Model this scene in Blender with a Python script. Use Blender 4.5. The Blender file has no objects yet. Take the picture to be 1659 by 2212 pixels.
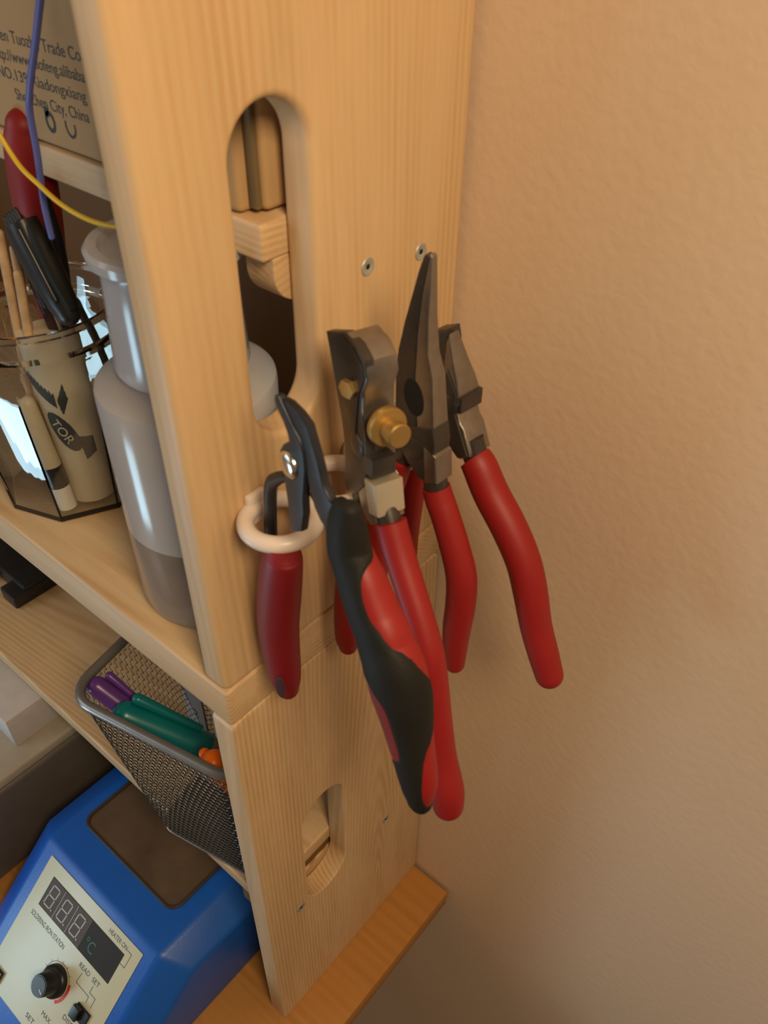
import bpy, bmesh, math, random
from mathutils import Vector, Matrix
random.seed(7)
C = bpy.context.scene.collection
scene = bpy.context.scene
PI = math.pi

# ------------------------------------------------------------------ camera
cam_d = bpy.data.cameras.new('camera'); cam = bpy.data.objects.new('camera', cam_d); C.objects.link(cam)
cam_d.sensor_fit = 'VERTICAL'; cam_d.sensor_height = 36.0; cam_d.sensor_width = 27.0
cam_d.lens = 29.04
RX = Vector((0.76553689, 0.64328962, 0.01147703))
RY = Vector((0.42377246, -0.49072103, -0.76132107))
RZ = Vector((-0.48411792, 0.58768302, -0.64827348))
m = Matrix((RX, -RY, -RZ)).transposed().to_4x4()
m.translation = Vector((0.24813867, -0.16476289, 0.87983386))
cam.matrix_world = m
cam_d.clip_start = 0.01
cam_d.dof.use_dof = True; cam_d.dof.focus_distance = 0.72; cam_d.dof.aperture_fstop = 16.0
scene.camera = cam
# ------------------------------------------------------------------ world, lights, exposure
w = bpy.data.worlds.new('world'); scene.world = w; w.use_nodes = True
w.node_tree.nodes['Background'].inputs[0].default_value = (1.0, 0.80, 0.62, 1)
w.node_tree.nodes['Background'].inputs[1].default_value = 0.15
def area(name, loc, target, size, power, color, sy=None):
    d = bpy.data.lights.new(name, 'AREA'); d.energy = power; d.color = color; d.size = size
    if sy: d.shape = 'RECTANGLE'; d.size_y = sy
    o = bpy.data.objects.new(name, d); C.objects.link(o); o.location = loc
    o.rotation_euler = (Vector(target) - Vector(loc)).to_track_quat('-Z', 'Y').to_euler()
    return o
area('ceiling_lamp', (0.64, -0.26, 1.28), (0.15, 0.1, 0.6), 0.26, 8.0, (1.0, 0.76, 0.47))
area('window_light', (-1.15, -1.25, 1.05), (-0.1, 0.1, 0.55), 1.0, 7.5, (0.80, 0.90, 1.0), 1.2)
area('monitor_light', (-0.50, -0.60, 0.16), (-0.2, 0.05, 0.58), 0.17, 1.5, (0.52, 0.82, 1.0), 0.24)
vs = scene.view_settings
vs.view_transform = 'Standard'; vs.look = 'None'; vs.gamma = 1.0; vs.exposure = 0.0; vs.use_curve_mapping = False

# ------------------------------------------------------------------ materials
def new_mat(name):
    m = bpy.data.materials.new(name); m.use_nodes = True
    nt = m.node_tree; b = nt.nodes['Principled BSDF']
    return m, nt, b
def simple(name, col, rough=0.5, metal=0.0, var=0.06, scale=60.0, bump=0.0, bscale=400.0, spec=0.5, trans=0.0, ior=1.45, coat=0.0, alpha=1.0, emis=None, sss=0.0):
    m, nt, b = new_mat(name)
    N, L = nt.nodes, nt.links
    tc = N.new('ShaderNodeTexCoord'); no = N.new('ShaderNodeTexNoise'); no.inputs['Scale'].default_value = scale; no.inputs['Detail'].default_value = 4
    L.new(tc.outputs['Object'], no.inputs['Vector'])
    rp = N.new('ShaderNodeValToRGB')
    c = Vector(col[:3])
    rp.color_ramp.elements[0].position = 0.3; rp.color_ramp.elements[1].position = 0.7
    rp.color_ramp.elements[0].color = (*(c * (1 - var)), 1); rp.color_ramp.elements[1].color = (*(c * (1 + var)), 1)
    L.new(no.outputs['Fac'], rp.inputs['Fac']); L.new(rp.outputs['Color'], b.inputs['Base Color'])
    b.inputs['Roughness'].default_value = rough; b.inputs['Metallic'].default_value = metal
    b.inputs['Specular IOR Level'].default_value = spec; b.inputs['IOR'].default_value = ior
    b.inputs['Transmission Weight'].default_value = trans; b.inputs['Coat Weight'].default_value = coat
    b.inputs['Alpha'].default_value = alpha; b.inputs['Coat Roughness'].default_value = 0.14
    if sss: b.inputs['Subsurface Weight'].default_value = sss; b.inputs['Subsurface Radius'].default_value = (0.01, 0.008, 0.006); b.inputs['Subsurface Scale'].default_value = 1.0
    if emis: b.inputs['Emission Color'].default_value = (*emis[0], 1); b.inputs['Emission Strength'].default_value = emis[1]
    if bump:
        n2 = N.new('ShaderNodeTexNoise'); n2.inputs['Scale'].default_value = bscale; n2.inputs['Detail'].default_value = 3
        L.new(tc.outputs['Object'], n2.inputs['Vector'])
        bu = N.new('ShaderNodeBump'); bu.inputs['Strength'].default_value = bump; bu.inputs['Distance'].default_value = 0.001
        L.new(n2.outputs['Fac'], bu.inputs['Height']); L.new(bu.outputs['Normal'], b.inputs['Normal'])
    return m
def pine(name, axis='Z', centre=(0, 0, 0), tilt=(0, 0, 0), scale=60.0, dist=1.5, light=(0.66, 0.455, 0.25), dark=(0.50, 0.295, 0.13), rough=0.48, contrast=(0.12, 0.95), blotch=(0.60, 0.40, 0.20), mask=0.12):
    """growth rings about a tree axis: long streaks on faces along it, arcs on end grain"""
    m, nt, b = new_mat(name); N, L = nt.nodes, nt.links
    tc = N.new('ShaderNodeTexCoord'); mp = N.new('ShaderNodeMapping'); mp.vector_type = 'TEXTURE'
    mp.inputs['Location'].default_value = centre; mp.inputs['Rotation'].default_value = tilt
    L.new(tc.outputs['Object'], mp.inputs['Vector'])
    st = N.new('ShaderNodeVectorMath'); st.operation = 'MULTIPLY'
    k = 0.06
    st.inputs[1].default_value = {'Z': (1, 1, k), 'X': (k, 1, 1), 'Y': (1, k, 1)}[axis]
    L.new(mp.outputs['Vector'], st.inputs[0])
    wv = N.new('ShaderNodeTexWave'); wv.wave_type = 'RINGS'; wv.rings_direction = axis; wv.wave_profile = 'SIN'
    wv.inputs['Scale'].default_value = scale; wv.inputs['Distortion'].default_value = dist
    wv.inputs['Detail'].default_value = 2; wv.inputs['Detail Scale'].default_value = 0.35; wv.inputs['Detail Roughness'].default_value = 0.5
    L.new(st.outputs['Vector'], wv.inputs['Vector'])
    rp = N.new('ShaderNodeValToRGB'); e = rp.color_ramp.elements
    e[0].position = contrast[0]; e[0].color = (*light, 1); e[1].position = contrast[1]; e[1].color = (*dark, 1)
    ns = N.new('ShaderNodeTexNoise'); ns.inputs['Scale'].default_value = 55; ns.inputs['Detail'].default_value = 2
    L.new(st.outputs['Vector'], ns.inputs['Vector'])
    mk = N.new('ShaderNodeMapRange'); mk.inputs['From Min'].default_value = 0.40; mk.inputs['From Max'].default_value = 0.66; mk.inputs['To Min'].default_value = mask
    L.new(ns.outputs['Fac'], mk.inputs['Value'])
    nf = N.new('ShaderNodeTexNoise'); nf.inputs['Scale'].default_value = 330; nf.inputs['Detail'].default_value = 2
    L.new(st.outputs['Vector'], nf.inputs['Vector'])
    ml = N.new('ShaderNodeMath'); ml.operation = 'MULTIPLY'; L.new(wv.outputs['Fac'], ml.inputs[0]); L.new(mk.outputs['Result'], ml.inputs[1])
    ad = N.new('ShaderNodeMath'); ad.operation = 'MULTIPLY_ADD'; ad.inputs[1].default_value = 0.75; L.new(nf.outputs['Fac'], ad.inputs[0]); L.new(ml.outputs['Value'], ad.inputs[2])
    sb = N.new('ShaderNodeMath'); sb.operation = 'SUBTRACT'; sb.inputs[1].default_value = 0.22; L.new(ad.outputs['Value'], sb.inputs[0])
    L.new(sb.outputs['Value'], rp.inputs['Fac'])
    # slow blotches plus fine fibres
    n1 = N.new('ShaderNodeTexNoise'); n1.inputs['Scale'].default_value = 28; n1.inputs['Detail'].default_value = 3
    L.new(st.outputs['Vector'], n1.inputs['Vector'])
    mx = N.new('ShaderNodeMixRGB'); mx.blend_type = 'MIX'; mx.inputs['Color2'].default_value = (*blotch, 1)
    mr = N.new('ShaderNodeMapRange'); mr.inputs['From Min'].default_value = 0.35; mr.inputs['From Max'].default_value = 0.75; mr.inputs['To Max'].default_value = 0.55
    L.new(n1.outputs['Fac'], mr.inputs['Value']); L.new(mr.outputs['Result'], mx.inputs['Fac']); L.new(rp.outputs['Color'], mx.inputs['Color1'])
    n2 = N.new('ShaderNodeTexNoise'); n2.inputs['Scale'].default_value = 900; n2.inputs['Detail'].default_value = 2
    L.new(st.outputs['Vector'], n2.inputs['Vector'])
    m2 = N.new('ShaderNodeMixRGB'); m2.blend_type = 'MULTIPLY'; m2.inputs['Fac'].default_value = 0.16
    L.new(mx.outputs['Color'], m2.inputs['Color1']); L.new(n2.outputs['Color'], m2.inputs['Color2'])
    L.new(m2.outputs['Color'], b.inputs['Base Color'])
    b.inputs['Roughness'].default_value = rough
    bu = N.new('ShaderNodeBump'); bu.inputs['Strength'].default_value = 0.03; bu.inputs['Distance'].default_value = 0.0006
    L.new(wv.outputs['Fac'], bu.inputs['Height']); L.new(bu.outputs['Normal'], b.inputs['Normal'])
    return m
M = {}
M['pine_up'] = pine('pine_upper_panel', 'Z', (-0.10, -0.09, 0.3), (0.010, -0.012, 0), 75, 1.0, light=(0.70, 0.48, 0.265), dark=(0.61, 0.385, 0.185))
M['pine_low'] = pine('pine_lower_panel', 'Z', (0.012, 0.135, 0.2), (0.0, 0.085, 0), 85, 2.6, light=(0.70, 0.49, 0.285), dark=(0.56, 0.345, 0.155), mask=0.35)
M['pine_shelf'] = pine('pine_shelf', 'X', (0, 0.05, 0.30), (0, 0.02, 0.01), 95, 1.6, light=(0.70, 0.49, 0.28), dark=(0.56, 0.345, 0.165))
M['pine_shelf2'] = pine('pine_lower_shelf', 'X', (0, 0.12, 0.02), (0, 0.03, 0.02), 150, 1.6, light=(0.66, 0.45, 0.25), dark=(0.53, 0.325, 0.15))
M['pine_y'] = pine('pine_cleat', 'Y', (-0.05, 0, 0.62), (0.2, 0.0, 0.05), 95, 0.6, dark=(0.38, 0.2, 0.08))
M['desk'] = pine('desk_veneer', 'X', (0, 0.5, -1.3), (0.0, 0.002, 0.01), 90, 3.0, light=(0.50, 0.225, 0.052), dark=(0.43, 0.18, 0.036), rough=0.4, blotch=(0.52, 0.22, 0.045))
M['wall'] = simple('painted_wall', (0.66, 0.485, 0.335), 0.85, var=0.025, scale=5, bump=0.35, bscale=160)
M['floor'] = simple('floor_boards', (0.2, 0.13, 0.08), 0.6)
M['red_grip'] = simple('red_dipped_vinyl', (0.26, 0.009, 0.008), 0.50, var=0.04, scale=20, bump=0.05, bscale=300)
M['red_deep'] = simple('deep_red_vinyl', (0.19, 0.006, 0.010), 0.5, var=0.04, bump=0.05)
M['rubber'] = simple('black_rubber', (0.014, 0.013, 0.011), 0.6, var=0.1, bump=0.15, bscale=900, spec=0.22)
M['black'] = simple('black_plastic', (0.012, 0.012, 0.013), 0.35, var=0.1)
M['blackmetal'] = simple('black_oxide_steel', (0.022, 0.024, 0.03), 0.38, metal=0.3, var=0.15, bump=0.05)
M['steel'] = simple('brushed_tool_steel', (0.30, 0.27, 0.24), 0.36, metal=0.9, var=0.08, scale=200, bump=0.08, bscale=700)
M['steel_bright'] = simple('lit_bright_steel', (0.56, 0.50, 0.38), 0.5, metal=0.6, var=0.05)  # paler steel paints in the light on the stripper's shoulder
M['steel_dark'] = simple('shade_dark_steel', (0.085, 0.075, 0.068), 0.4, metal=0.7, var=0.1, scale=120)  # darker copy of the tool steel; shade of fronts and necks in the colour
M['chrome'] = simple('bright_rivet_steel', (0.72, 0.66, 0.55), 0.2, metal=1.0)
M['brass'] = simple('brass', (0.44, 0.28, 0.09), 0.45, metal=0.75, var=0.08)
M['zinc'] = simple('zinc_screw', (0.42, 0.42, 0.38), 0.5, metal=0.5, var=0.2)
M['hole'] = simple('recess_shade', (0.01, 0.009, 0.008), 0.9)  # near-black colour stands for shade inside the plier hole and screw sockets
M['white_ring'] = simple('white_nylon', (0.72, 0.62, 0.55), 0.33, var=0.02, sss=0.1)
M['bottle'] = simple('frosted_polyethylene', (0.84, 0.81, 0.80), 0.16, var=0.02, trans=0.62, ior=1.06, coat=0.8)
M['bottle_cap'] = simple('clear_white_cap', (0.72, 0.70, 0.71), 0.22, var=0.02, trans=0.45, ior=1.12, coat=0.7)
M['liquid'] = simple('liquid_behind_frosted_wall', (0.50, 0.425, 0.37), 0.16, var=0.02, trans=0.62, ior=1.06, coat=0.8)
M['glass'] = simple('clear_glass', (0.97, 0.98, 0.96), 0.02, var=0.0, trans=1.0, ior=1.45)
M['cream'] = simple('cream_label', (0.62, 0.52, 0.36), 0.5, var=0.03)
M['print'] = simple('dark_print', (0.04, 0.045, 0.045), 0.6)
M['white'] = simple('white_plastic', (0.78, 0.74, 0.66), 0.4)
M['card'] = simple('kraft_cardboard', (0.45, 0.28, 0.13), 0.8, var=0.05, scale=12, bump=0.1, bscale=250)
M['gap_shade'] = simple('flap_gap_shade', (0.16, 0.11, 0.05), 0.9)  # dark tone for the shaded gap beside the side flap
M['shade_brown'] = simple('brown_for_shade', (0.17, 0.075, 0.02), 0.6, var=0.12, scale=8)  # dark brown paints in shade on the back sheet and cleat blocks
M['blue'] = simple('blue_moulded_plastic', (0.008, 0.10, 0.46), 0.36, var=0.03, bump=0.12, bscale=900)
M['panel'] = simple('cream_front_label', (0.56, 0.53, 0.36), 0.35, var=0.015)
M['tray'] = simple('smoked_brown_lid', (0.10, 0.065, 0.04), 0.3, var=0.25, scale=25, coat=0.3)
M['tray_rim'] = simple('dark_brown_rim', (0.05, 0.035, 0.025), 0.4)
M['led'] = simple('smoked_display', (0.035, 0.028, 0.024), 0.55, spec=0.15)
M['led_face'] = simple('grey_digit_face', (0.10, 0.085, 0.075), 0.6, spec=0.15)
M['seg'] = simple('unlit_segment', (0.34, 0.27, 0.23), 0.4)
M['green_print'] = simple('green_print', (0.0, 0.10, 0.04), 0.5)
M['red_print'] = simple('red_print', (0.62, 0.03, 0.02), 0.5)
M['knobtop'] = simple('grey_knob_top', (0.055, 0.06, 0.065), 0.45)
M['meshm'] = simple('grey_wire_mesh', (0.13, 0.125, 0.12), 0.35, metal=0.7, var=0.1)
M['rim'] = simple('painted_steel_rim', (0.23, 0.22, 0.21), 0.3, metal=0.6)
M['purple'] = simple('purple_plastic', (0.10, 0.030, 0.19), 0.3, var=0.03)
M['teal'] = simple('teal_plastic', (0.0, 0.135, 0.145), 0.3, var=0.03)
M['orange'] = simple('orange_plastic', (0.95, 0.17, 0.0), 0.35, var=0.03)
M['grey'] = simple('grey_plastic', (0.22, 0.20, 0.19), 0.45)
M['shaded_grey'] = simple('grey_case_shaded', (0.115, 0.095, 0.075), 0.5, bump=0.1, bscale=800)
M['grey_light'] = simple('light_grey_plastic', (0.38, 0.33, 0.26), 0.5)
M['pale'] = simple('pale_grey_card', (0.50, 0.46, 0.44), 0.6)
M['wire_blue'] = simple('violet_blue_insulation', (0.11, 0.13, 0.40), 0.35)
M['wire_yellow'] = simple('yellow_insulation', (0.72, 0.46, 0.012), 0.35)
M['stick'] = simple('bamboo', (0.5, 0.33, 0.18), 0.6, var=0.2, scale=90)
M['plum'] = simple('dark_plum_plastic', (0.05, 0.022, 0.03), 0.45)

# ------------------------------------------------------------------ helpers
def tag(o, label=None, cat=None, group=None, kind=None):
    if label: o['label'] = label
    if cat: o['category'] = cat
    if group: o['group'] = group
    if kind: o['kind'] = kind
    return o
def thing(name, label, cat, loc=(0, 0, 0), rz=0.0, group=None):
    o = bpy.data.objects.new(name, None); C.objects.link(o); o.empty_display_size = 0.01
    o.location = loc; o.rotation_euler = (0, 0, rz)
    return tag(o, label, cat, group)
def link(name, me, mat, parent=None, smooth=40, mw=None):
    o = bpy.data.objects.new(name, me); C.objects.link(o)
    if mat is not None:
        me.materials.clear(); me.materials.append(mat)
    if smooth:
        for p in me.polygons: p.use_smooth = True
        try: me.set_sharp_from_angle(angle=math.radians(smooth))
        except Exception: pass
    if parent:
        o.parent = parent
        # parts are modelled in world space; cancel the parent's placement
        pm = world_of(parent); o.matrix_parent_inverse = pm.inverted()
    if mw is not None: o.matrix_basis = mw
    return o
def world_of(o):
    mt = o.matrix_basis if o.type != 'EMPTY' else Matrix.LocRotScale(o.location, o.rotation_euler, None)
    if o.parent: return world_of(o.parent) @ o.matrix_parent_inverse @ mt
    return mt
def bm_obj(name, bm, mat, parent=None, smooth=40):
    me = bpy.data.meshes.new(name); bmesh.ops.recalc_face_normals(bm, faces=bm.faces); bm.to_mesh(me); bm.free()
    return link(name, me, mat, parent, smooth)
def box(name, a, b, mat, parent=None, bev=0.001, rot=None, seg=2):
    bm = bmesh.new(); bmesh.ops.create_cube(bm, size=1)
    s = Vector(b) - Vector(a); c = (Vector(a) + Vector(b)) / 2
    bmesh.ops.scale(bm, vec=s, verts=bm.verts)
    if bev: bmesh.ops.bevel(bm, geom=bm.edges[:], offset=bev, segments=seg, affect='EDGES', profile=0.5)
    if rot is not None: bm.transform(rot)
    bmesh.ops.translate(bm, vec=c, verts=bm.verts)
    return bm_obj(name, bm, mat, parent)
def rounded_rect(x0, y0, x1, y1, r, n=8):
    pts = []
    for cx, cy, a0 in ((x1 - r, y0 + r, -PI / 2), (x1 - r, y1 - r, 0), (x0 + r, y1 - r, PI / 2), (x0 + r, y0 + r, PI)):
        for k in range(n + 1):
            a = a0 + k / n * PI / 2; pts.append((cx + r * math.cos(a), cy + r * math.sin(a)))
    return pts
def stadium(x0, y0, x1, y1, n=20):
    r = (x1 - x0) / 2; return rounded_rect(x0, y0, x1, y1, min(r, (y1 - y0) / 2) * 0.999, n)
def plate(name, outer, holes, thick, mw, mat, parent=None, bev=0.001, res=3, smooth=40, mesh_only=False):
    """2D outline (with holes) given thickness and rounded arrises; local z is the thickness, centred"""
    cu = bpy.data.curves.new(name, 'CURVE'); cu.dimensions = '2D'; cu.fill_mode = 'BOTH'
    for pts in [outer] + list(holes):
        sp = cu.splines.new('POLY'); sp.points.add(len(pts) - 1); sp.use_cyclic_u = True
        for q, v in zip(sp.points, pts): q.co = (v[0], v[1], 0, 1)
    cu.extrude = thick / 2 - bev; cu.bevel_depth = bev; cu.bevel_resolution = res; cu.offset = -bev
    t = bpy.data.objects.new('tmp', cu); C.objects.link(t)
    bpy.context.view_layer.update()
    dg = bpy.context.evaluated_depsgraph_get()
    me = bpy.data.meshes.new_from_object(t.evaluated_get(dg)); bpy.data.objects.remove(t); bpy.data.curves.remove(cu)
    me.name = name; me.transform(mw)
    bm = bmesh.new(); bm.from_mesh(me); bmesh.ops.remove_doubles(bm, verts=bm.verts, dist=1e-6); bmesh.ops.recalc_face_normals(bm, faces=bm.faces); bm.to_mesh(me); bm.free()
    if mesh_only: return me
    return link(name, me, mat, parent, smooth)
def text_mesh(name, s, size, mw, mat, parent=None, extrude=0.0001, align='LEFT', sx=1.0, bold=0.0):
    cu = bpy.data.curves.new(name, 'FONT'); cu.body = s; cu.size = size; cu.extrude = extrude; cu.align_x = align; cu.offset = bold
    t = bpy.data.objects.new('tmp', cu); C.objects.link(t); bpy.context.view_layer.update()
    dg = bpy.context.evaluated_depsgraph_get()
    me = bpy.data.meshes.new_from_object(t.evaluated_get(dg)); bpy.data.objects.remove(t); bpy.data.curves.remove(cu)
    me.name = name; me.transform(mw @ Matrix.Diagonal((sx, 1, 1, 1)))
    return link(name, me, mat, parent, 0)
def catmull(P, n=5):
    out = []; L = len(P)
    for i in range(L - 1):
        p0 = P[max(i - 1, 0)]; p1 = P[i]; p2 = P[i + 1]; p3 = P[min(i + 2, L - 1)]
        for k in range(n):
            t = k / n
            out.append(tuple(0.5 * ((2 * b) + (-a + c) * t + (2 * a - 5 * b + 4 * c - d) * t * t + (-a + 3 * b - 3 * c + d) * t ** 3) for a, b, c, d in zip(p0, p1, p2, p3)))
    out.append(tuple(P[-1])); return out
def sweep(bm, path, radii, side, ratio=1.0, seg=24, cap0=True, cap1=True, round_end=True, power=1.0):
    """tube along path; 'side' is the second section axis (half-width radii*ratio along it)"""
    side = Vector(side).normalized(); path = [Vector(q) for q in path]; path = list(path); radii = list(radii)
    if round_end:
        d = (path[-1] - path[-2]).normalized(); r = radii[-1]; e = path[-1]
        for k in range(1, 7):
            a = k / 7 * PI / 2; path.append(e + d * r * 0.95 * math.sin(a)); radii.append(r * math.cos(a))
    rings = []
    for i, q in enumerate(path):
        a = path[max(i - 1, 0)]; b = path[min(i + 1, len(path) - 1)]; t = (b - a).normalized()
        u = side.cross(t).normalized(); s2 = t.cross(u).normalized()
        ring = []
        for k in range(seg):
            th = 2 * PI * k / seg; c, s = math.cos(th), math.sin(th)
            c = math.copysign(abs(c) ** power, c); s = math.copysign(abs(s) ** power, s)
            ring.append(bm.verts.new(q + u * radii[i] * c + s2 * radii[i] * ratio * s))
        rings.append(ring)
    for i in range(len(rings) - 1):
        for k in range(seg):
            bm.faces.new((rings[i][k], rings[i][(k + 1) % seg], rings[i + 1][(k + 1) % seg], rings[i + 1][k]))
    if cap0: bm.faces.new(rings[0][::-1])
    if cap1: bm.faces.new(rings[-1])
    return rings
def tube(name, pts, r, mat, parent=None, seg=16, smooth_path=True, side=(0.3, 0.9, 0.1), round_end=True):
    rr = r if isinstance(r, (list, tuple)) else [r] * len(pts)
    P = [tuple(p) + (q,) for p, q in zip(pts, rr)]
    if smooth_path and len(P) > 2: P = catmull(P, 6)
    bm = bmesh.new(); sweep(bm, [q[:3] for q in P], [q[3] for q in P], side, seg=seg, round_end=round_end)
    return bm_obj(name, bm, mat, parent)
def lathe(name, prof, centre, mat, parent=None, seg=64, axis=None, smooth=40, close=False):
    bm = bmesh.new(); rings = []
    for r, z in prof:
        if r < 1e-6: rings.append([bm.verts.new((0, 0, z))])
        else: rings.append([bm.verts.new((r * math.cos(2 * PI * k / seg), r * math.sin(2 * PI * k / seg), z)) for k in range(seg)])
    prs = list(zip(rings[:-1], rings[1:])) + ([(rings[-1], rings[0])] if close else [])
    for a, b in prs:
        for k in range(seg):
            j = (k + 1) % seg
            if len(a) == 1 and len(b) == 1: continue
            if len(a) == 1: bm.faces.new((a[0], b[j], b[k]))
            elif len(b) == 1: bm.faces.new((a[k], a[j], b[0]))
            else: bm.faces.new((a[k], a[j], b[j], b[k]))
    if axis is not None:
        bm.transform(Vector((0, 0, 1)).rotation_difference(Vector(axis).normalized()).to_matrix().to_4x4())
    bmesh.ops.translate(bm, vec=Vector(centre), verts=bm.verts)
    return bm_obj(name, bm, mat, parent, smooth)
def frame(O, ex, ey):
    ex = Vector(ex).normalized(); ey = Vector(ey).normalized(); n = ex.cross(ey)
    m = Matrix((ex, ey, n)).transposed().to_4x4(); m.translation = Vector(O); return m

W, T, H1 = 0.200, 0.019, 0.5007      # shelf depth, board thickness, top of the lower unit
XE = -0.62                            # far (left) end of the shelf unit
# ------------------------------------------------------------------ the room
wl = box('wall_back', (-1.6, W + 0.0015, -0.76), (2.2, W + 0.08, 2.4), M['wall'], bev=0); tag(wl, kind='structure')
fl = box('floor', (-1.6, -2.0, -0.80), (2.2, W + 0.08, -0.76), M['floor'], bev=0); tag(fl, kind='structure')

# ------------------------------------------------------------------ desk
desk = thing('desk', 'honey brown wooden desk standing against the wall under the pine shelf', 'desk', (-0.3, -0.1, -0.76))
box('tabletop', (-1.2, -0.50, -0.024), (0.0453, W - 0.002, 0.0), M['desk'], desk, bev=0.0012)
for x in (-1.16, -0.30):
    for y in (-0.46, 0.15): box('leg', (x - 0.02, y - 0.02, -0.76), (x + 0.02, y + 0.02, -0.024), M['desk'], desk, bev=0.002)

# ------------------------------------------------------------------ pine desk shelf
yz = Matrix(((0, 0, 1, 0), (1, 0, 0, 0), (0, 1, 0, 0), (0, 0, 0, 1)))     # plate local x->y, y->z, z->x
def yzm(x): m_ = yz.copy(); m_[0][3] = x; return m_
shelf = thing('desk_shelf', 'two-tier pine desk shelf with stadium-shaped hand holes in its side panels', 'shelf', (-0.3, 0.1, 0))
SU = stadium(0.0435, 0.648, 0.0862, 0.7965)
SL = stadium(0.0450, 0.166, 0.0905, 0.3105)
for xx in (-T / 2, XE + T / 2):
    plate('lower_side_panel', rounded_rect(0.0, 0.0, W, H1 - 0.031, 0.006), [SL], T, yzm(xx), M['pine_low'], shelf, bev=0.0015)
    plate('upper_side_panel', rounded_rect(0.0, H1, W - 0.001, 0.93, 0.006), [SU], T, yzm(xx), M['pine_up'], shelf, bev=0.0040)
box('middle_board', (XE, 0.0, H1 - 0.031), (0.0, W, H1), M['pine_shelf'], shelf, bev=0.0022, seg=4)
box('lower_board', (XE + T, 0.011, 0.191), (-T, W - 0.004, 0.2075), M['pine_shelf2'], shelf, bev=0.002, seg=3)
box('upper_board', (XE + T, 0.072, 0.724), (-T, W - 0.004, 0.7415), M['pine_shelf'], shelf, bev=0.0015, seg=3)
box('top_board', (XE, 0.0, 0.93), (0.0, W, 0.95), M['pine_shelf'], shelf, bev=0.003)
box('added_back_sheet', (XE + T, W - 0.004, H1), (-T, W - 0.0005, 0.93), M['shade_brown'], shelf, bev=0)  # added sheet; its dark brown stands in for the shaded wall
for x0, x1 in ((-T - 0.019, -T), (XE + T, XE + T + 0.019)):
    # cleats with a rounded lower front corner, screwed on through the panels
    out = [(0.078 + 0.016 * (1 - math.cos(a)), 0.700 + 0.016 * (1 - math.sin(a))) for a in [k / 10 * PI / 2 for k in range(11)]]
    out = out + [(W - 0.006, 0.700), (W - 0.006, 0.724), (0.078, 0.724)]
    plate('upper_cleat', out, [], 0.019, yzm((x0 + x1) / 2), M['pine_y'], shelf, bev=0.0008)
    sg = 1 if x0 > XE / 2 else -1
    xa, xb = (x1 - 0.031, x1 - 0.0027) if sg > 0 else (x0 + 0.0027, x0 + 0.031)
    box('cleat_block', (xa, 0.0135, 0.1630), (xb, W - 0.008, 0.1909), M['shade_brown'], shelf, bev=0.0025)  # pine cleat coloured dark brown for the shade under the board
    xa, xb = (x1 - 0.0026, x1) if sg > 0 else (x0, x0 + 0.0026)
    box('lower_cleat', (xa, 0.018, 0.1640), (xb, W - 0.006, 0.1778), M['pine_y'], shelf, bev=0.0005)
def screw(y, z, lab):
    s = lathe('countersunk_screw', [(0, -0.004), (0.002, -0.004), (0.0044, -0.0006), (0.0047, 0.0002), (0.0043, 0.0006), (0.0020, 0.0005), (0.0016, 0.0002), (0, 0.0002)], (0, y, z), M['zinc'], shelf, seg=20, axis=(1, 0, 0))
    lathe('screw_recess_shade', [(0, 0), (0.0015, 0), (0.0013, 0.0002), (0, 0.0002)], (0.0003, y, z), M['hole'], s, seg=6, axis=(1, 0, 0))
    return s
for y, z in ((0.1213, 0.7122), (0.1630, 0.7065), (0.0348, 0.1778), (0.1453, 0.1700)): screw(y, z, '')

# ------------------------------------------------------------------ rings that hold the pliers
def ring_hook(y, label):
    t = thing('ring_hook', label, 'hook', (0, y, 0.618), 0, 'white ring hooks on the pine panel')
    bm = bmesh.new(); n = 64; R_, r_ = 0.0170, 0.0044; rg = []
    for i in range(n):
        a = 2 * PI * i / n; c = Vector((0.0192 + R_ * math.cos(a), y + R_ * math.sin(a), 0.618)); o = Vector((math.cos(a), math.sin(a), 0))
        rg.append([bm.verts.new(c + o * r_ * math.cos(b) + Vector((0, 0, 1)) * r_ * math.sin(b)) for b in [2 * PI * k / 16 for k in range(16)]])
    for i in range(n):
        for k in range(16): bm.faces.new((rg[i][k], rg[(i + 1) % n][k], rg[(i + 1) % n][(k + 1) % 16], rg[i][(k + 1) % 16]))
    bm_obj('ring', bm, M['white_ring'], t)
    box('mounting_foot', (0.0, y - 0.006, 0.609), (0.0045, y + 0.006, 0.627), M['white_ring'], t, bev=0.0015)
ring_hook(0.035, 'white ring hook nearest the front edge, around the flush cutter handle')
ring_hook(0.074, 'white ring hook behind the black rubber grip, holding the wire stripper')
ring_hook(0.111, 'white ring hook holding the long-nose pliers')
ring_hook(0.148, 'white ring hook nearest the wall, behind the long-nose pliers')

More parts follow.
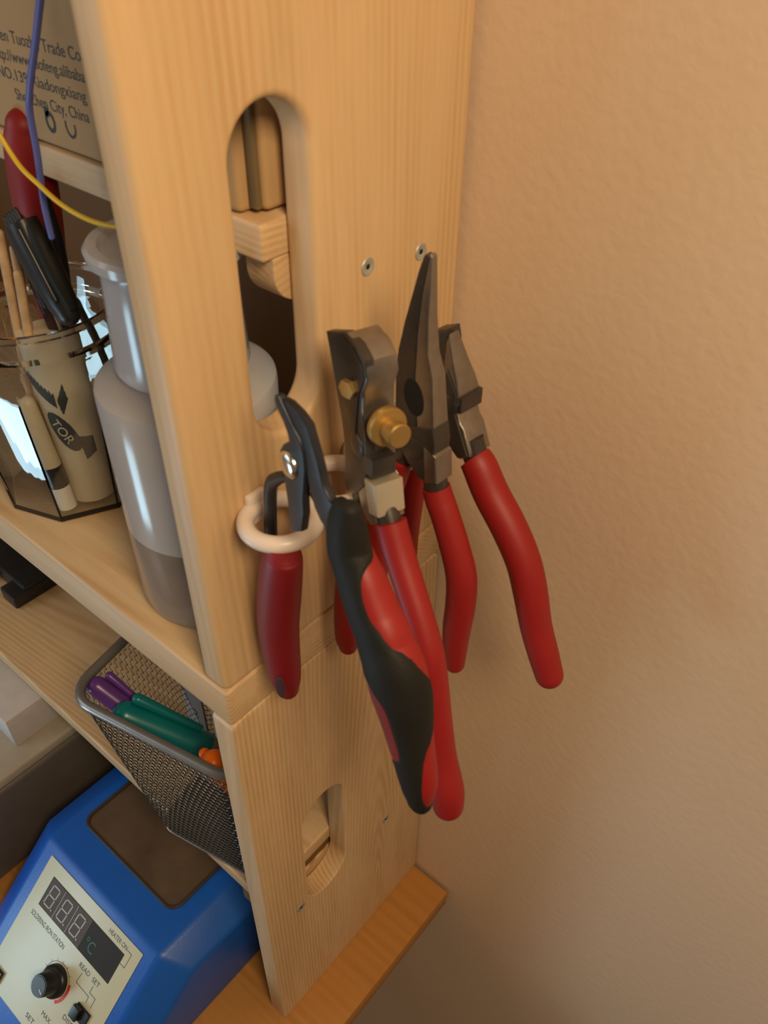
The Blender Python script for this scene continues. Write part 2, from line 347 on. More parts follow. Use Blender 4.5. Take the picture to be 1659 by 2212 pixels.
# ------------------------------------------------------------------ pliers; outlines in mm on each tool's own upright plane
TR = {
 'A_jaw_l': [(22.2, 705.9),(21.5, 703.2),(24.1, 699.3),(27.0, 696.6),(29.7, 692.0),(30.4, 688.8),(25.5, 684.5),(22.4, 679.7),(23.3, 674.9),(23.5, 668.7),(24.5, 662.9),(25.3, 655.2),(25.5, 646.9),(25.7, 637.4),(35.3, 644.2),(38.0, 655.5),(38.2, 663.7),(39.6, 672.5),(40.9, 680.9),(40.5, 688.1),(37.9, 693.8),(33.0, 697.4),(27.3, 703.4),(24.8, 706.6)],
 'A_jaw_r': [(24.9, 705.2),(29.8, 706.0),(37.0, 705.0),(42.9, 702.4),(45.0, 697.4),(47.6, 691.8),(49.8, 685.9),(51.4, 679.5),(54.7, 675.6),(59.2, 673.2),(58.8, 666.0),(54.2, 657.2),(49.0, 659.2),(45.0, 663.7),(42.3, 670.6),(40.7, 677.3),(39.9, 685.8),(36.8, 692.7),(31.0, 698.0)],
 'A_pivot': [(29.6, 676.7)],
 'A_spring': [(16.6, 660.0, 2.4),(8.5, 653.7, 3.1),(1.7, 645.6, 3.6),(-1.4, 630.0, 3.7),(-3.6, 611.4, 3.8)],
 'A_in': [(12.9, 616.5, 7.3),(12.1, 613.3, 9.6),(11.0, 607.3, 11.0),(5.2, 581.8, 12.3),(0.4, 555.3, 12.4),(-0.2, 533.3, 11.8),(1.4, 512.8, 10.3),(2.1, 502.3, 7.8)],
 'A_out': [(65.7, 677.7, 5.8),(65.5, 668.6, 8.3),(66.4, 657.1, 9.7),(70.3, 650.7, 10.3),(74.4, 645.3, 11.2),(78.8, 638.4, 11.9),(83.6, 631.6, 12.4),(87.8, 627.0, 12.7),(90.9, 621.4, 13.2),(95.7, 614.3, 14.2),(99.0, 605.6, 14.5),(101.1, 598.6, 14.3),(105.5, 584.0, 12.4),(109.4, 571.6, 11.3),(112.3, 564.5, 10.4),(115.2, 553.6, 9.5),(116.1, 545.5, 8.1),(116.9, 537.7, 5.9)],
 'A_over': [(-1.0, 1.0),(-1.0, 1.0),(-1.0, 1.0),(-1.0, 0.91),(-1.0, 0.39),(-1.0, 0.25),(-1.0, 0.31),(-1.0, 0.47),(-1.0, 0.79),(-1.0, 0.91),(-0.79, 1.0),(-0.47, 1.0),(-0.43, 0.98),(-0.43, 0.79),(-0.98, 0.63),(-1.0, 0.46),(-1.0, 0.59),(-1.0, 1.0)],
 'B_front': [(2.2, 705.5),(19.9, 713.3),(30.2, 711.8),(36.6, 708.0),(38.1, 700.9),(35.2, 692.7),(33.9, 682.3),(37.5, 672.9),(38.1, 662.9),(39.3, 656.0),(36.6, 642.3),(28.4, 632.0),(18.5, 627.0),(16.1, 632.2),(17.4, 652.8),(15.2, 665.4),(11.1, 678.0),(7.7, 689.1),(4.4, 699.2)],
 'B_recess': [(6.3, 704.1),(17.0, 711.1),(28.0, 709.7),(35.7, 705.1),(37.4, 699.5),(32.4, 689.3),(30.9, 678.7),(29.4, 666.0),(22.9, 668.8),(16.8, 679.9),(12.1, 691.6),(8.6, 699.5)],
 'B_outer': [(20.8, 713.4),(30.8, 711.4),(36.6, 707.3),(38.5, 700.5),(35.2, 691.4),(35.1, 680.8),(37.4, 662.5),(38.0, 647.3),(41.8, 643.5),(45.1, 632.8),(47.1, 627.5),(41.2, 622.1),(32.5, 626.8),(28.5, 636.6),(27.8, 664.0),(23.2, 683.3),(22.5, 700.2)],
 'B_screw': [(43.0, 674.8),(53.0, 673.4)],
 'B_out': [(51.1, 629.8, 7.7),(60.1, 616.1, 7.5),(70.4, 603.2, 7.3),(79.8, 591.6, 7.1),(88.8, 577.0, 7.4),(93.5, 560.7, 7.8),(98.4, 540.0, 8.0),(105.4, 512.8, 8.5),(113.9, 493.9, 8.9),(116.1, 482.3, 8.3)],
 'B_neck': [(47.7, 629.7, 6.4)],
 'B_in': [(19.2, 619.8, 5.5),(15.3, 598.4, 6.4),(9.3, 566.9, 7.0),(4.8, 533.6, 7.4),(4.3, 505.3, 7.4),(5.1, 495.6, 5.6)],
 'C_l': [(31.4, 739.9),(30.1, 738.3),(27.4, 730.8),(23.9, 718.2),(20.2, 705.0),(16.7, 689.6),(15.4, 678.1),(15.6, 652.5),(17.2, 647.5),(21.7, 643.1),(29.9, 647.3),(29.8, 659.3),(28.0, 668.5),(27.6, 679.7),(27.9, 701.1),(29.9, 721.6),(33.1, 738.6)],
 'C_r': [(33.5, 740.3),(34.6, 739.1),(34.6, 726.4),(34.3, 710.9),(35.1, 693.6),(38.5, 682.9),(40.7, 656.7),(30.8, 648.6),(29.8, 659.3),(28.0, 668.5),(27.8, 679.7),(28.3, 701.2),(30.3, 721.8),(33.4, 738.7)],
 'C_joint': [(16.7, 648.1),(40.7, 656.7),(42.7, 647.3),(42.0, 637.0),(42.8, 625.5),(33.5, 622.9),(27.1, 628.0),(22.0, 633.1),(17.9, 641.2)],
 'C_hole': [(27.5, 668.3),(35.7, 672.1),(28.0, 658.1)],
 'C_out': [(40.4, 618.4, 7.3),(43.5, 611.6, 7.6),(47.9, 603.8, 7.6),(56.5, 585.5, 8.0),(62.2, 568.8, 8.4),(63.3, 548.9, 8.4),(62.5, 530.5, 8.1),(62.6, 513.2, 7.2),(63.5, 499.8, 6.0)],
 'C_in3': 1,
 'D_head': [(23.3, 686.8),(25.1, 679.7),(27.1, 672.9),(30.8, 662.7),(32.4, 655.4),(33.7, 651.0),(31.2, 647.4),(34.8, 639.9),(37.4, 637.8),(43.6, 623.6),(36.4, 618.3),(30.1, 622.6),(26.5, 635.7),(22.4, 650.7),(20.8, 670.2),(21.7, 682.1)],
 'D_out': [(41.3, 619.3, 8.8),(45.6, 615.5, 9.5),(54.8, 603.0, 9.8),(69.6, 587.6, 9.9),(81.6, 571.3, 9.7),(89.1, 553.8, 9.6),(96.4, 532.6, 9.1),(104.1, 516.1, 8.9),(111.2, 501.8, 8.2)],
}

PLN = {'A': (.02, .026, 12), 'B': (.02, .076, 20), 'C': (.02, .108, 5), 'D': (.02, .140, 6)}
def pl_frame(k):
    x0, y0, ph = PLN[k]; ph = math.radians(ph)
    d = Vector((math.cos(ph), -math.sin(ph), 0)); n = Vector((math.sin(ph), math.cos(ph), 0))
    return Vector((x0, y0, 0)), d, n
def W3(k, u, v, w=0.0):
    O, d, n = pl_frame(k); return O + d * (u / 1000) + n * w + Vector((0, 0, v / 1000))
def slab(name, k, pts, w0, w1, mat, parent, bev=0.0008, smooth=35):
    """outline with real thickness from w0 (front) to w1 (back)"""
    O, d, n = pl_frame(k)
    m_ = Matrix((d, Vector((0, 0, 1)), -n)).transposed().to_4x4(); m_.translation = O + n * ((w0 + w1) / 2)
    return plate(name, [(a / 1000, b / 1000) for a, b in pts], [], w1 - w0, m_, mat, parent, bev=bev, smooth=smooth)
def grip(name, k, st, mat, parent, ratio=0.9, w=0.0, shrink=0.0, res=5, round_end=True, power=1.0):
    st = catmull(st, res); O, d, n = pl_frame(k)
    bm = bmesh.new()
    sweep(bm, [W3(k, a, b, w) for a, b, r in st], [max(r / 1000 - shrink, 0.001) for a, b, r in st], n, ratio, seg=32, round_end=round_end, power=power)
    return bm_obj(name, bm, mat, parent)
def dome(name, k, u, v, w, r, h, mat, parent, seg=32):
    O, d, n = pl_frame(k)
    return lathe(name, [(r, -0.001), (r, h * 0.3), (r * 0.92, h * 0.6), (r * 0.7, h * 0.88), (r * 0.35, h), (0, h)], W3(k, u, v, w), mat, parent, seg, axis=-n)

def taper(o, k, v0, v1, f1, f0=1.0, w0=-0.0055):
    O, d, n = pl_frame(k)
    for q in o.data.vertices:
        s_ = min(1, max(0, (q.co.z * 1000 - v0) / (v1 - v0))); f_ = f0 + (f1 - f0) * s_
        wv_ = (q.co - O).dot(n) - w0; q.co += n * (wv_ * (f_ - 1))
    o.data.update()
# --- flush cutter
t = thing('flush_cutter', 'black flush cutter with a red inner handle and a black-over-red rubber outer handle', 'pliers', W3('A', 20, 600))
slab('jaw', 'A', TR['A_jaw_l'], -0.003, 0.0008, M['blackmetal'], t, 0.0008)
slab('jaw', 'A', TR['A_jaw_r'], -0.002, 0.0020, M['blackmetal'], t, 0.0008)
dome('pivot_rivet', 'A', TR['A_pivot'][0][0], TR['A_pivot'][0][1], -0.003, 0.0062, 0.0022, M['chrome'], t)
grip('return_spring', 'A', TR['A_spring'], M['blackmetal'], t, 0.8, 0.003, round_end=False)
gi = grip('inner_handle', 'A', TR['A_in'], M['red_deep'], t, 0.85); tag(gi, 'dark red vinyl handle hanging through the ring')
e = TR['A_in'][-1]
ev = W3('A', e[0] + 3.0, e[1] + 14); O, d, n = pl_frame('A'); fd = (d * 0.55 - n * 0.83).normalized(); sd = fd.cross(Vector((0, 0, 1))).normalized() * -1
bmx = frame(ev + fd * 0.0098, sd, sd.cross(fd) * -1)
plate('end_slot', [(0.0028 * math.cos(a), 0.0085 * math.sin(a)) for a in [2 * PI * k / 24 for k in range(24)]], [], 0.0012, bmx, M['plum'], gi, bev=0.0003)
go = grip('outer_handle', 'A', TR['A_out'][1:], M['red_grip'], t, 0.8, power=0.9); tag(go, 'red handle with a black rubber overlay')
# rubber overlay: a thin shell riding on the outer handle's surface
def overlay():
    st = [tuple(a) + tuple(b) for a, b in zip(TR['A_out'], TR['A_over'])]; st = catmull(st, 6)
    O, d, n = pl_frame('A'); bm = bmesh.new(); rows = []
    pts = [W3('A', s[0], s[1]) for s in st]
    for i, s in enumerate(st):
        a = pts[max(i - 1, 0)]; b = pts[min(i + 1, len(pts) - 1)]; tt = (b - a).normalized()
        u = n.cross(tt).normalized(); s2 = tt.cross(u).normalized()
        if u.dot(d) < 0: u = -u
        f = -n; r = s[2] / 1000
        fl_, fr_ = max(-1, min(1, s[3])), max(-1, min(1, s[4]))
        ex_ = lambda f_: math.asin(f_) + math.copysign(max(0, abs(f_) - 0.85) / 0.15 * 0.45, f_)
        th0 = math.radians(34) + ex_(fl_); th1 = math.radians(34) + ex_(fr_)
        row = []
        for k in range(25):
            th = th0 + (th1 - th0) * k / 24
            sn, cs = math.sin(th), math.cos(th)
            sn2 = math.copysign(abs(sn) ** 0.9, sn); cs2 = math.copysign(abs(cs) ** 0.9, cs)
            nn = (u * sn + f * cs).normalized()
            edge = min(k, 24 - k) / 3.0; off = 0.0009 * min(1, edge) - 0.0003
            row.append(bm.verts.new(pts[i] + u * r * sn2 + f * r * 0.8 * cs2 + nn * off))
        rows.append(row)
    for i in range(len(rows) - 1):
        for k in range(24): bm.faces.new((rows[i][k], rows[i][k + 1], rows[i + 1][k + 1], rows[i + 1][k]))
    # rounded foot of the overlay closing over the handle's end
    tt = (pts[-1] - pts[-3]).normalized(); last = rows[-1]; cc = pts[-1]; r = st[-1][2] / 1000
    prev = last
    for q in range(1, 6):
        a = q / 5 * PI / 2 * 0.97
        new = [bm.verts.new(cc + (v.co - cc) * math.cos(a) + tt * (r + 0.0008) * 0.97 * math.sin(a)) for v in last]
        for k in range(24): bm.faces.new((prev[k], prev[k + 1], new[k + 1], new[k]))
        prev = new
    tt = (pts[0] - pts[2]).normalized(); last = rows[0]; cc = pts[0]; r = st[0][2] / 1000; prev = last
    for q in range(1, 5):
        a = q / 4 * PI / 2 * 0.97
        new = [bm.verts.new(cc + (v.co - cc) * math.cos(a) + tt * r * 0.6 * math.sin(a)) for v in last]
        for k in range(24): bm.faces.new((new[k], new[k + 1], prev[k + 1], prev[k]))
        prev = new
    return bm
ov = bm_obj('rubber_overlay', overlay(), M['rubber'], go)
# tang that runs into the outer handle
grip('tang', 'A', [(40, 668, 5.0), (47, 664, 5.5), (53, 656, 6.0), (55, 648, 6)], M['blackmetal'], t, 0.5, 0.002, round_end=False)

# --- wire stripper
t = thing('wire_stripper', 'wire stripper with a brass adjusting screw and plain red dipped handles', 'pliers', W3('B', 40, 600))
slab('inner_jaw', 'B', TR['B_front'], -0.0055, -0.0005, M['steel_dark'], t, 0.0008)
slab('jaw_recess_shade', 'B', TR['B_recess'], -0.0063, -0.0050, M['black'], t, 0.0003)  # black slab laid on the jaw as the shade of its recess
slab('outer_jaw', 'B', TR['B_outer'], -0.0052, 0.0105, M['steel'], t, 0.0010)
slab('shoulder_block', 'B', [(37.5, 648), (47.5, 650.5), (50.5, 634), (42, 630.5)], -0.0065, 0.0085, M['steel_bright'], t, 0.0010)
slab('shoulder_notch', 'B', [(36, 661), (44.5, 662), (44.5, 652), (37, 651)], -0.0058, 0.0065, M['steel_dark'], t, 0.0006)
O, d, n = pl_frame('B')
sc = W3('B', 36, 675.5, 0.003)
lathe('adjusting_screw', [(0, 0), (0.0022, 0), (0.0022, 0.003), (0.0088, 0.0035), (0.0092, 0.0042), (0.0092, 0.0072), (0.0086, 0.008), (0.0052, 0.0082), (0.0050, 0.0125), (0.0056, 0.0130), (0.0056, 0.0165), (0.005, 0.0172), (0, 0.0173)], sc, M['brass'], t, 32, axis=d + Vector((0, 0, 0.12)))
lathe('lock_nut', [(0, 0), (0.0045, 0), (0.0045, 0.0025), (0, 0.0025)], W3('B', 26, 690, -0.0068), M['brass'], t, 6, axis=d * 0.3 - n)
dome('pivot_rivet', 'B', 30, 662, -0.0055, 0.006, 0.0012, M['steel_dark'], t)
grip('neck', 'B', [(45, 634, 6.0), (48, 629, 6.3), (52, 622, 6.3)], M['steel_dark'], t, 0.9, 0.001, round_end=False)
grip('outer_handle', 'B', TR['B_out'], M['red_grip'], t, 1.0)
grip('neck', 'B', [(27, 640, 6), (23, 628, 5.5), (20, 620, 5)], M['steel_dark'], t, 0.7, 0.001, round_end=False)
grip('inner_handle', 'B', TR['B_in'], M['red_grip'], t, 1.0)

# --- long-nose pliers
t = thing('long_nose_pliers', 'long-nose pliers pointing up with an oval hole between the jaws and red handles', 'pliers', W3('C', 30, 600))
taper(slab('jaw', 'C', TR['C_l'], -0.0055, 0.0055, M['steel_dark'], t, 0.0006), 'C', 665, 742, 0.28)
taper(slab('jaw', 'C', TR['C_r'], -0.0055, 0.0055, M['steel'], t, 0.0006), 'C', 665, 742, 0.28)
slab('joint', 'C', TR['C_joint'], -0.0060, 0.0060, M['steel_dark'], t, 0.0008)
hc, hx, hy = TR['C_hole']
rx = (hx[0] - hc[0]) * 0.92; ry = (hc[1] - hy[1]) * 0.95
hp = [(hc[0] + 0.3 + rx * math.cos(a) * 0.85 - 1.2 * math.sin(a), hc[1] + ry * math.sin(a)) for a in [2 * PI * k / 28 for k in range(28)]]
slab('grip_hole_shade', 'C', hp, -0.0057, -0.0045, M['hole'], t, 0.0002)  # dark inlay painted as the shaded hole, nothing is cut
dome('pivot_rivet', 'C', 30, 640, -0.006, 0.0062, 0.0006, M['steel_dark'], t)
slab('shoulder', 'C', [(35.5, 645), (44.0, 641.5), (45.5, 626), (37.5, 622)], -0.0062, 0.0062, M['steel'], t, 0.0010)
grip('neck', 'C', [(38.5, 628, 6.4), (40, 621, 6.5), (42, 612, 6.5)], M['steel_dark'], t, 0.9, round_end=False)
grip('outer_handle', 'C', TR['C_out'], M['red_grip'], t, 1.0)
grip('neck', 'C', [(24, 640, 6.4), (18, 630, 6), (14, 620, 6)], M['steel_dark'], t, 0.8, round_end=False)
grip('inner_handle', 'C', [(16, 624, 6.6), (10, 606, 7.4), (4, 586, 7.8), (-1, 562, 8), (-3, 540, 8), (-3, 520, 7.4), (-2, 506, 6.4)], M['red_grip'], t, 1.0)

# --- diagonal cutters
t = thing('diagonal_cutters', 'steel diagonal cutters nearest the wall with the longest red handle standing out', 'pliers', W3('D', 30, 600))
taper(slab('jaw', 'D', TR['D_head'], -0.0055, 0.0110, M['steel'], t, 0.0012), 'D', 655, 688, 0.42)
slab('jaw', 'D', [(12, 684), (20.5, 688), (22.5, 681), (21.5, 668), (23, 650), (27, 634), (22, 626), (16, 636), (13, 652), (12, 670)], -0.0050, 0.0060, M['steel_dark'], t, 0.0012)
slab('joint_face', 'D', [(24, 668), (31.5, 655.5), (31, 645), (34, 640), (42, 624), (36, 619.5), (29.5, 624), (25, 638), (22, 652)], -0.0066, -0.0052, M['steel_dark'], t, 0.0005)  # thin dark sheet paints shade on the jaw's front
slab('cutting_notch', 'D', [(31.0, 655.0), (34.5, 655), (34.5, 646), (31.5, 645)], -0.0052, 0.0112, M['steel_dark'], t, 0.0005)
dome('pivot_rivet', 'D', 26, 648, -0.0062, 0.0062, 0.0010, M['steel_dark'], t)
grip('neck', 'D', [(37, 630, 6.8), (40, 622, 7.2), (45, 614, 7.2)], M['steel_dark'], t, 0.9, 0.002, round_end=False)
grip('outer_handle', 'D', TR['D_out'], M['red_grip'], t, 1.0, 0.001)
grip('neck', 'D', [(20, 640, 6.4), (12, 630, 6), (7, 620, 6)], M['steel_dark'], t, 0.8, round_end=False)
grip('inner_handle', 'D', [(9, 624, 6.6), (4, 606, 7.4), (0, 586, 7.8), (-3, 562, 8), (-5, 540, 8), (-5, 520, 7.4), (-4, 506, 6.4)], M['red_grip'], t, 1.0)

# ------------------------------------------------------------------ on the middle board: bottle, jar and what stands in it
t = thing('plastic_bottle', 'frosted white plastic bottle half full of liquid, beside the jar', 'bottle', (-0.071, 0.058, H1))
bx = (-0.071, 0.058, H1)
lathe('bottle_body', [(0, 0.0645), (0.0472, 0.0645), (0.0474, 0.1500), (0.0468, 0.1520), (0.0452, 0.1530), (0.038, 0.1555), (0.028, 0.157), (0.0275, 0.160), (0, 0.160)], bx, M['bottle'], t, 80)
tag(lathe('filled_section', [(0, 0.0006), (0.040, 0.0006), (0.0455, 0.004), (0.0472, 0.010), (0.0472, 0.0644), (0, 0.0644)], bx, M['liquid'], t, 80), 'darker lower part filled with liquid')
cp = lathe('flip_cap', [(0.0, 0.1605), (0.0335, 0.1605), (0.0345, 0.163), (0.0318, 0.213), (0.0320, 0.216), (0.0368, 0.2195), (0.0372, 0.224), (0.0355, 0.226), (0.0305, 0.226), (0.029, 0.2235), (0, 0.2235)], bx, M['bottle_cap'], t, 64)
lathe('nozzle', [(0.006, 0.2235), (0.005, 0.232), (0.003, 0.234), (0, 0.234)], bx, M['bottle_cap'], cp, 24)

J = Vector((-0.228, 0.0617, H1)); JA = math.radians(18.9) - PI / 2 - PI / 8
def octa(prof, nm, mat, parent):
    bm = bmesh.new(); rings = []; S = 64
    for R_, z, f in prof:       # f: 1 = octagonal, 0 = round
        ring = []
        for k in range(S):
            a = 2 * PI * k / S; q = ((a + PI / 8) % (PI / 4)) - PI / 8
            ro = R_ * math.cos(PI / 8) / math.cos(q); rr = ro * f + R_ * (1 - f)
            ang = a + JA + PI / 8
            ring.append(bm.verts.new((J.x + rr * math.cos(ang), J.y + rr * math.sin(ang), J.z + z)))
        rings.append(ring)
    for a, b in zip(rings, rings[1:]):
        for k in range(S): bm.faces.new((a[k], a[(k + 1) % S], b[(k + 1) % S], b[k]))
    bm.faces.new(rings[0]); bm.faces.new(rings[-1])
    return bm_obj(nm, bm, mat, parent, 20)
jar = thing('glass_jar', 'faceted clear glass jar full of tools on the middle board', 'jar', J)
octa([(0.049, 0.0006, 1), (0.0515, 0.003, 1), (0.0595, 0.100, 1), (0.0570, 0.112, 0.5), (0.0530, 0.120, 0), (0.0530, 0.123, 0), (0.0575, 0.125, 0), (0.0580, 0.128, 0), (0.0545, 0.130, 0),
      (0.0545, 0.140, 0), (0.0560, 0.142, 0), (0.0550, 0.1445, 0), (0.0525, 0.1445, 0), (0.0505, 0.142, 0), (0.0500, 0.120, 0), (0.0540, 0.112, 0.5), (0.0565, 0.099, 1), (0.0480, 0.006, 1)], 'glass_wall', M['glass'], jar)

def cyl_between(name, a, b, r, mat, parent=None, r1=None, seg=28, round_end=True, ratio=1.0):
    a, b = Vector(a), Vector(b); n_ = 6
    bm = bmesh.new(); sweep(bm, [a.lerp(b, k / n_) for k in range(n_ + 1)], [r + ((r1 or r) - r) * k / n_ for k in range(n_ + 1)], (0.13, 0.99, 0.05), seg=seg, round_end=round_end, ratio=ratio)
    return bm_obj(name, bm, mat, parent)
# red-handled tool
t = thing('red_handled_tool', 'tall red plastic tool handle standing out of the glass jar', 'tool', (-0.200, 0.066, 0.512))
P = [(-0.222, 0.078, 0.512), (-0.2262, 0.077, 0.5752), (-0.2305, 0.076, 0.5956), (-0.2305, 0.075, 0.6201), (-0.2244, 0.075, 0.6482), (-0.2182, 0.075, 0.677), (-0.2135, 0.075, 0.7031), (-0.2105, 0.075, 0.7205), (-0.2075, 0.075, 0.7375), (-0.2053, 0.075, 0.7470)]
tube('handle', P, [0.0050, 0.0062, 0.0075, 0.0085, 0.0102, 0.0123, 0.0132, 0.0131, 0.0122, 0.0098], M['red_grip'], t, 32)
P2 = [(-0.1985, 0.0720, 0.724), (-0.1990, 0.0730, 0.708), (-0.2000, 0.0735, 0.688), (-0.2040, 0.0740, 0.664), (-0.2085, 0.0750, 0.646)]
tube('black_inlay', P2, [0.0016, 0.0030, 0.0045, 0.0050, 0.0038], M['black'], t, 14)
# black clip tool
t = thing('black_clip_tool', 'black ribbed plastic tool leaning on the jar rim in front of the red handle', 'tool', (-0.16, 0.03, 0.655))
def K(u, v=0.0, q=0.0): # local frame along the tool
    a = Vector((-0.1925, 0.0520, 0.7040)); b = Vector((-0.1655, 0.0520, 0.6560)); ax = (b - a).normalized(); s = Vector((0, 1, 0)); o = ax.cross(s)
    return a + ax * u + o * v + s * q
bm = bmesh.new(); sweep(bm, [K(x) for x in (0.0, 0.010, 0.022, 0.034, 0.046, 0.052)], [0.0108, 0.0115, 0.0114, 0.0110, 0.0098, 0.0082], (0, 1, 0), ratio=0.8, seg=28, power=0.85)
cb = bm_obj('clip_body', bm, M['black'], t)
for i in range(5):
    a = K(-0.0005, -0.0085 + i * 0.0042, -0.003); b = K(-0.006, -0.0085 + i * 0.0042, -0.003)
    cyl_between('tooth', a, b, 0.0016, M['black'], cb, 0.0012, 10)
for k in (-1, 1):
    bm = bmesh.new(); sweep(bm, [K(x, 0.0108 * 0 + 0.0070 * k, -0.006) for x in (0.004, 0.016, 0.030, 0.044)], [0.0022] * 4, (0, 1, 0), seg=10); bm_obj('rib', bm, M['black'], cb)
tube('clip_jaw', [K(0.004, 0.0125, -0.001), K(0.014, 0.0150, -0.002), K(0.034, 0.0135, -0.002), K(0.050, 0.0085, 0)], [0.003, 0.0045, 0.0045, 0.003], M['rubber'], t, 14)
tube('clip_stem', [K(0.042), K(0.047, 0, 0.006), (-0.1810, 0.0680, 0.648), (-0.1880, 0.0800, 0.600), (-0.1960, 0.0880, 0.512)], [0.004, 0.0035, 0.0025, 0.0022, 0.0022], M['steel_dark'], t, 12)
# cream tube with a dark oval logo
t = thing('cream_tube', 'cream coloured tube with a dark printed oval, standing in the glass jar', 'tube', (-0.208, 0.052, 0.51))
A_, B_ = Vector((-0.2040, 0.0570, 0.5085)), Vector((-0.2100, 0.0580, 0.630))
cyl_between('tube_body', A_, B_, 0.0160, M['cream'], t, 0.0185, 40, round_end=False)
axz = (B_ - A_).normalized(); camdir = Vector((0.62, -0.78, 0.05)); camdir = (camdir - axz * camdir.dot(axz)).normalized(); right = camdir.cross(axz) * -1
def wrap(me_obj, L0, rad0, a0):
    for v in me_obj.data.vertices:
        x, y, z = v.co; th = x / 0.0188 + a0; rr = 0.0160 + 0.0025 * ((L0 + y) / 0.12) + rad0 + z
        v.co = A_ + axz * (L0 + y) + (camdir * math.cos(th) + right * math.sin(th)) * rr
    me_obj.data.update()
def grid_shape(fn, nx=30, ny=30, ext=(0.02, 0.02)):
    """filled patch made of small quads kept where fn(x,y) is true"""
    bm = bmesh.new(); vs_ = {}
    def V(i, j):
        if (i, j) not in vs_: vs_[(i, j)] = bm.verts.new((-ext[0] + 2 * ext[0] * i / nx, -ext[1] + 2 * ext[1] * j / ny, 0))
        return vs_[(i, j)]
    for i in range(nx):
        for j in range(ny):
            x = -ext[0] + 2 * ext[0] * (i + .5) / nx; y = -ext[1] + 2 * ext[1] * (j + .5) / ny
            if fn(x, y): bm.faces.new((V(i, j), V(i + 1, j), V(i + 1, j + 1), V(i, j + 1)))
    return bm
def oval(x, y, cx=0, cy=0, a=0.006, b=0.015, rot=0.45):
    dx, dy = x - cx, y - cy; c, s = math.cos(rot), math.sin(rot); X, Y = dx * c + dy * s, -dx * s + dy * c
    return (X / a) ** 2 + (Y / b) ** 2 < 1
def logo(x, y):
    if oval(x, y, a=0.0072, b=0.0165): return True
    spike = abs(x - 0.006 - (y - 0.026) * 0.2) < max(0, 0.0035 - abs(y - 0.024) * 0.3) and y > 0.014
    leaf = (x > 0.008 and x < 0.019 and y < -0.004 - (x - 0.008) * 0.3 and y > -0.024 + (x - 0.008) * 0.4 and x - 0.008 > (-0.004 - y) * 0.12)
    band = (0.019 + x * -0.9 < y < 0.029 + x * -0.9 + 0.0012 * math.sin(x * 3000)) and x < 0.001
    return spike or leaf or band
pb = bm_obj('printed_oval', grid_shape(logo, 110, 240, (0.024, 0.058)), M['print'], t, 0); wrap(pb, 0.058, 0.0002, 0.0)
lt = text_mesh('logo_letters', 'TOR', 0.0095, Matrix.Translation((-0.0078, 0.0080, 0)) @ Matrix.Rotation(-PI / 2 + 0.45, 4, 'Z'), M['cream'], t, 0.0001); wrap(lt, 0.058, 0.0005, 0.0)
# white marker pen with a black band
t = thing('white_marker_pen', 'white pen with a black band standing low in the glass jar', 'pen', (-0.199, 0.033, 0.51))
a = Vector((-0.2005, 0.0340, 0.5085)); b = Vector((-0.2160, 0.0345, 0.585))
cyl_between('barrel', a, a.lerp(b, 0.22), 0.0062, M['white'], t, seg=24, round_end=False)
cyl_between('black_band', a.lerp(b, 0.22), a.lerp(b, 0.42), 0.0066, M['black'], t, seg=24, round_end=False)
cyl_between('cap', a.lerp(b, 0.42), b, 0.0064, M['cream'], t, 0.0058, 24)
# ribbed wooden stick bundle and a dark flat tool at the left of the jar
for i, (dx, dy, tp, rr_) in enumerate([(0, 0, 0.690, 0.0032), (0.007, 0.003, 0.682, 0.003), (0.013, -0.002, 0.670, 0.003)]):
    o = cyl_between('wooden_stick', (-0.236 + dx, 0.040 + dy, 0.510), (-0.222 + dx, 0.052 + dy, tp), rr_, M['stick'], None, 0.0028, 12)
    tag(o, ['tallest thin bamboo stick in the glass jar, at the photo\'s left edge', 'middle of the three thin bamboo sticks in the glass jar', 'shortest thin bamboo stick in the glass jar'][i], 'stick', 'bamboo sticks in the glass jar')
t = thing('dark_flat_tool', 'dark plum flat tool with a pale edge standing at the left of the jar', 'tool', (-0.21, 0.045, 0.51))
bm = bmesh.new(); sweep(bm, [(-0.196, 0.072, 0.512), (-0.203, 0.066, 0.60), (-0.2085, 0.062, 0.66), (-0.213, 0.060, 0.695)], [0.004, 0.006, 0.007, 0.0065], (0.6, -0.8, 0), seg=16, ratio=0.35, power=0.8); bm_obj('blade', bm, M['plum'], t)
tube('pale_edge', [(-0.191, 0.0705, 0.512), (-0.1965, 0.0640, 0.60), (-0.2010, 0.0600, 0.66), (-0.206, 0.058, 0.693)], 0.0012, M['stick'], t, 8)

# loose wires hanging in front of the upper shelf
bw = tube('wire', [(-0.120, 0.110, 0.8795), (-0.112, 0.082, 0.8805), (-0.1045, 0.055, 0.866), (-0.1005, 0.045, 0.835), (-0.1172, 0.045, 0.8081), (-0.1338, 0.045, 0.7843), (-0.1411, 0.0455, 0.7715), (-0.1430, 0.0450, 0.7526), (-0.1487, 0.0450, 0.7269), (-0.1494, 0.0450, 0.7097)], 0.00165, M['wire_blue'], None, 10)
tag(bw, 'violet-blue insulated wire hanging down in front of the red handle', 'wire')
yw = tube('wire', [(-0.150, 0.110, 0.8795), (-0.155, 0.080, 0.880), (-0.150, 0.052, 0.862), (-0.148, 0.040, 0.835), (-0.165, 0.036, 0.805), (-0.174, 0.036, 0.782), (-0.1653, 0.038, 0.7641), (-0.1545, 0.040, 0.7462), (-0.1392, 0.040, 0.7395), (-0.1239, 0.040, 0.7343), (-0.106, 0.040, 0.7322), (-0.0876, 0.040, 0.7332), (-0.071, 0.042, 0.7355)], 0.00125, M['wire_yellow'], None, 10)
tag(yw, 'thin yellow wire looping past the red handle towards the bottle cap', 'wire')

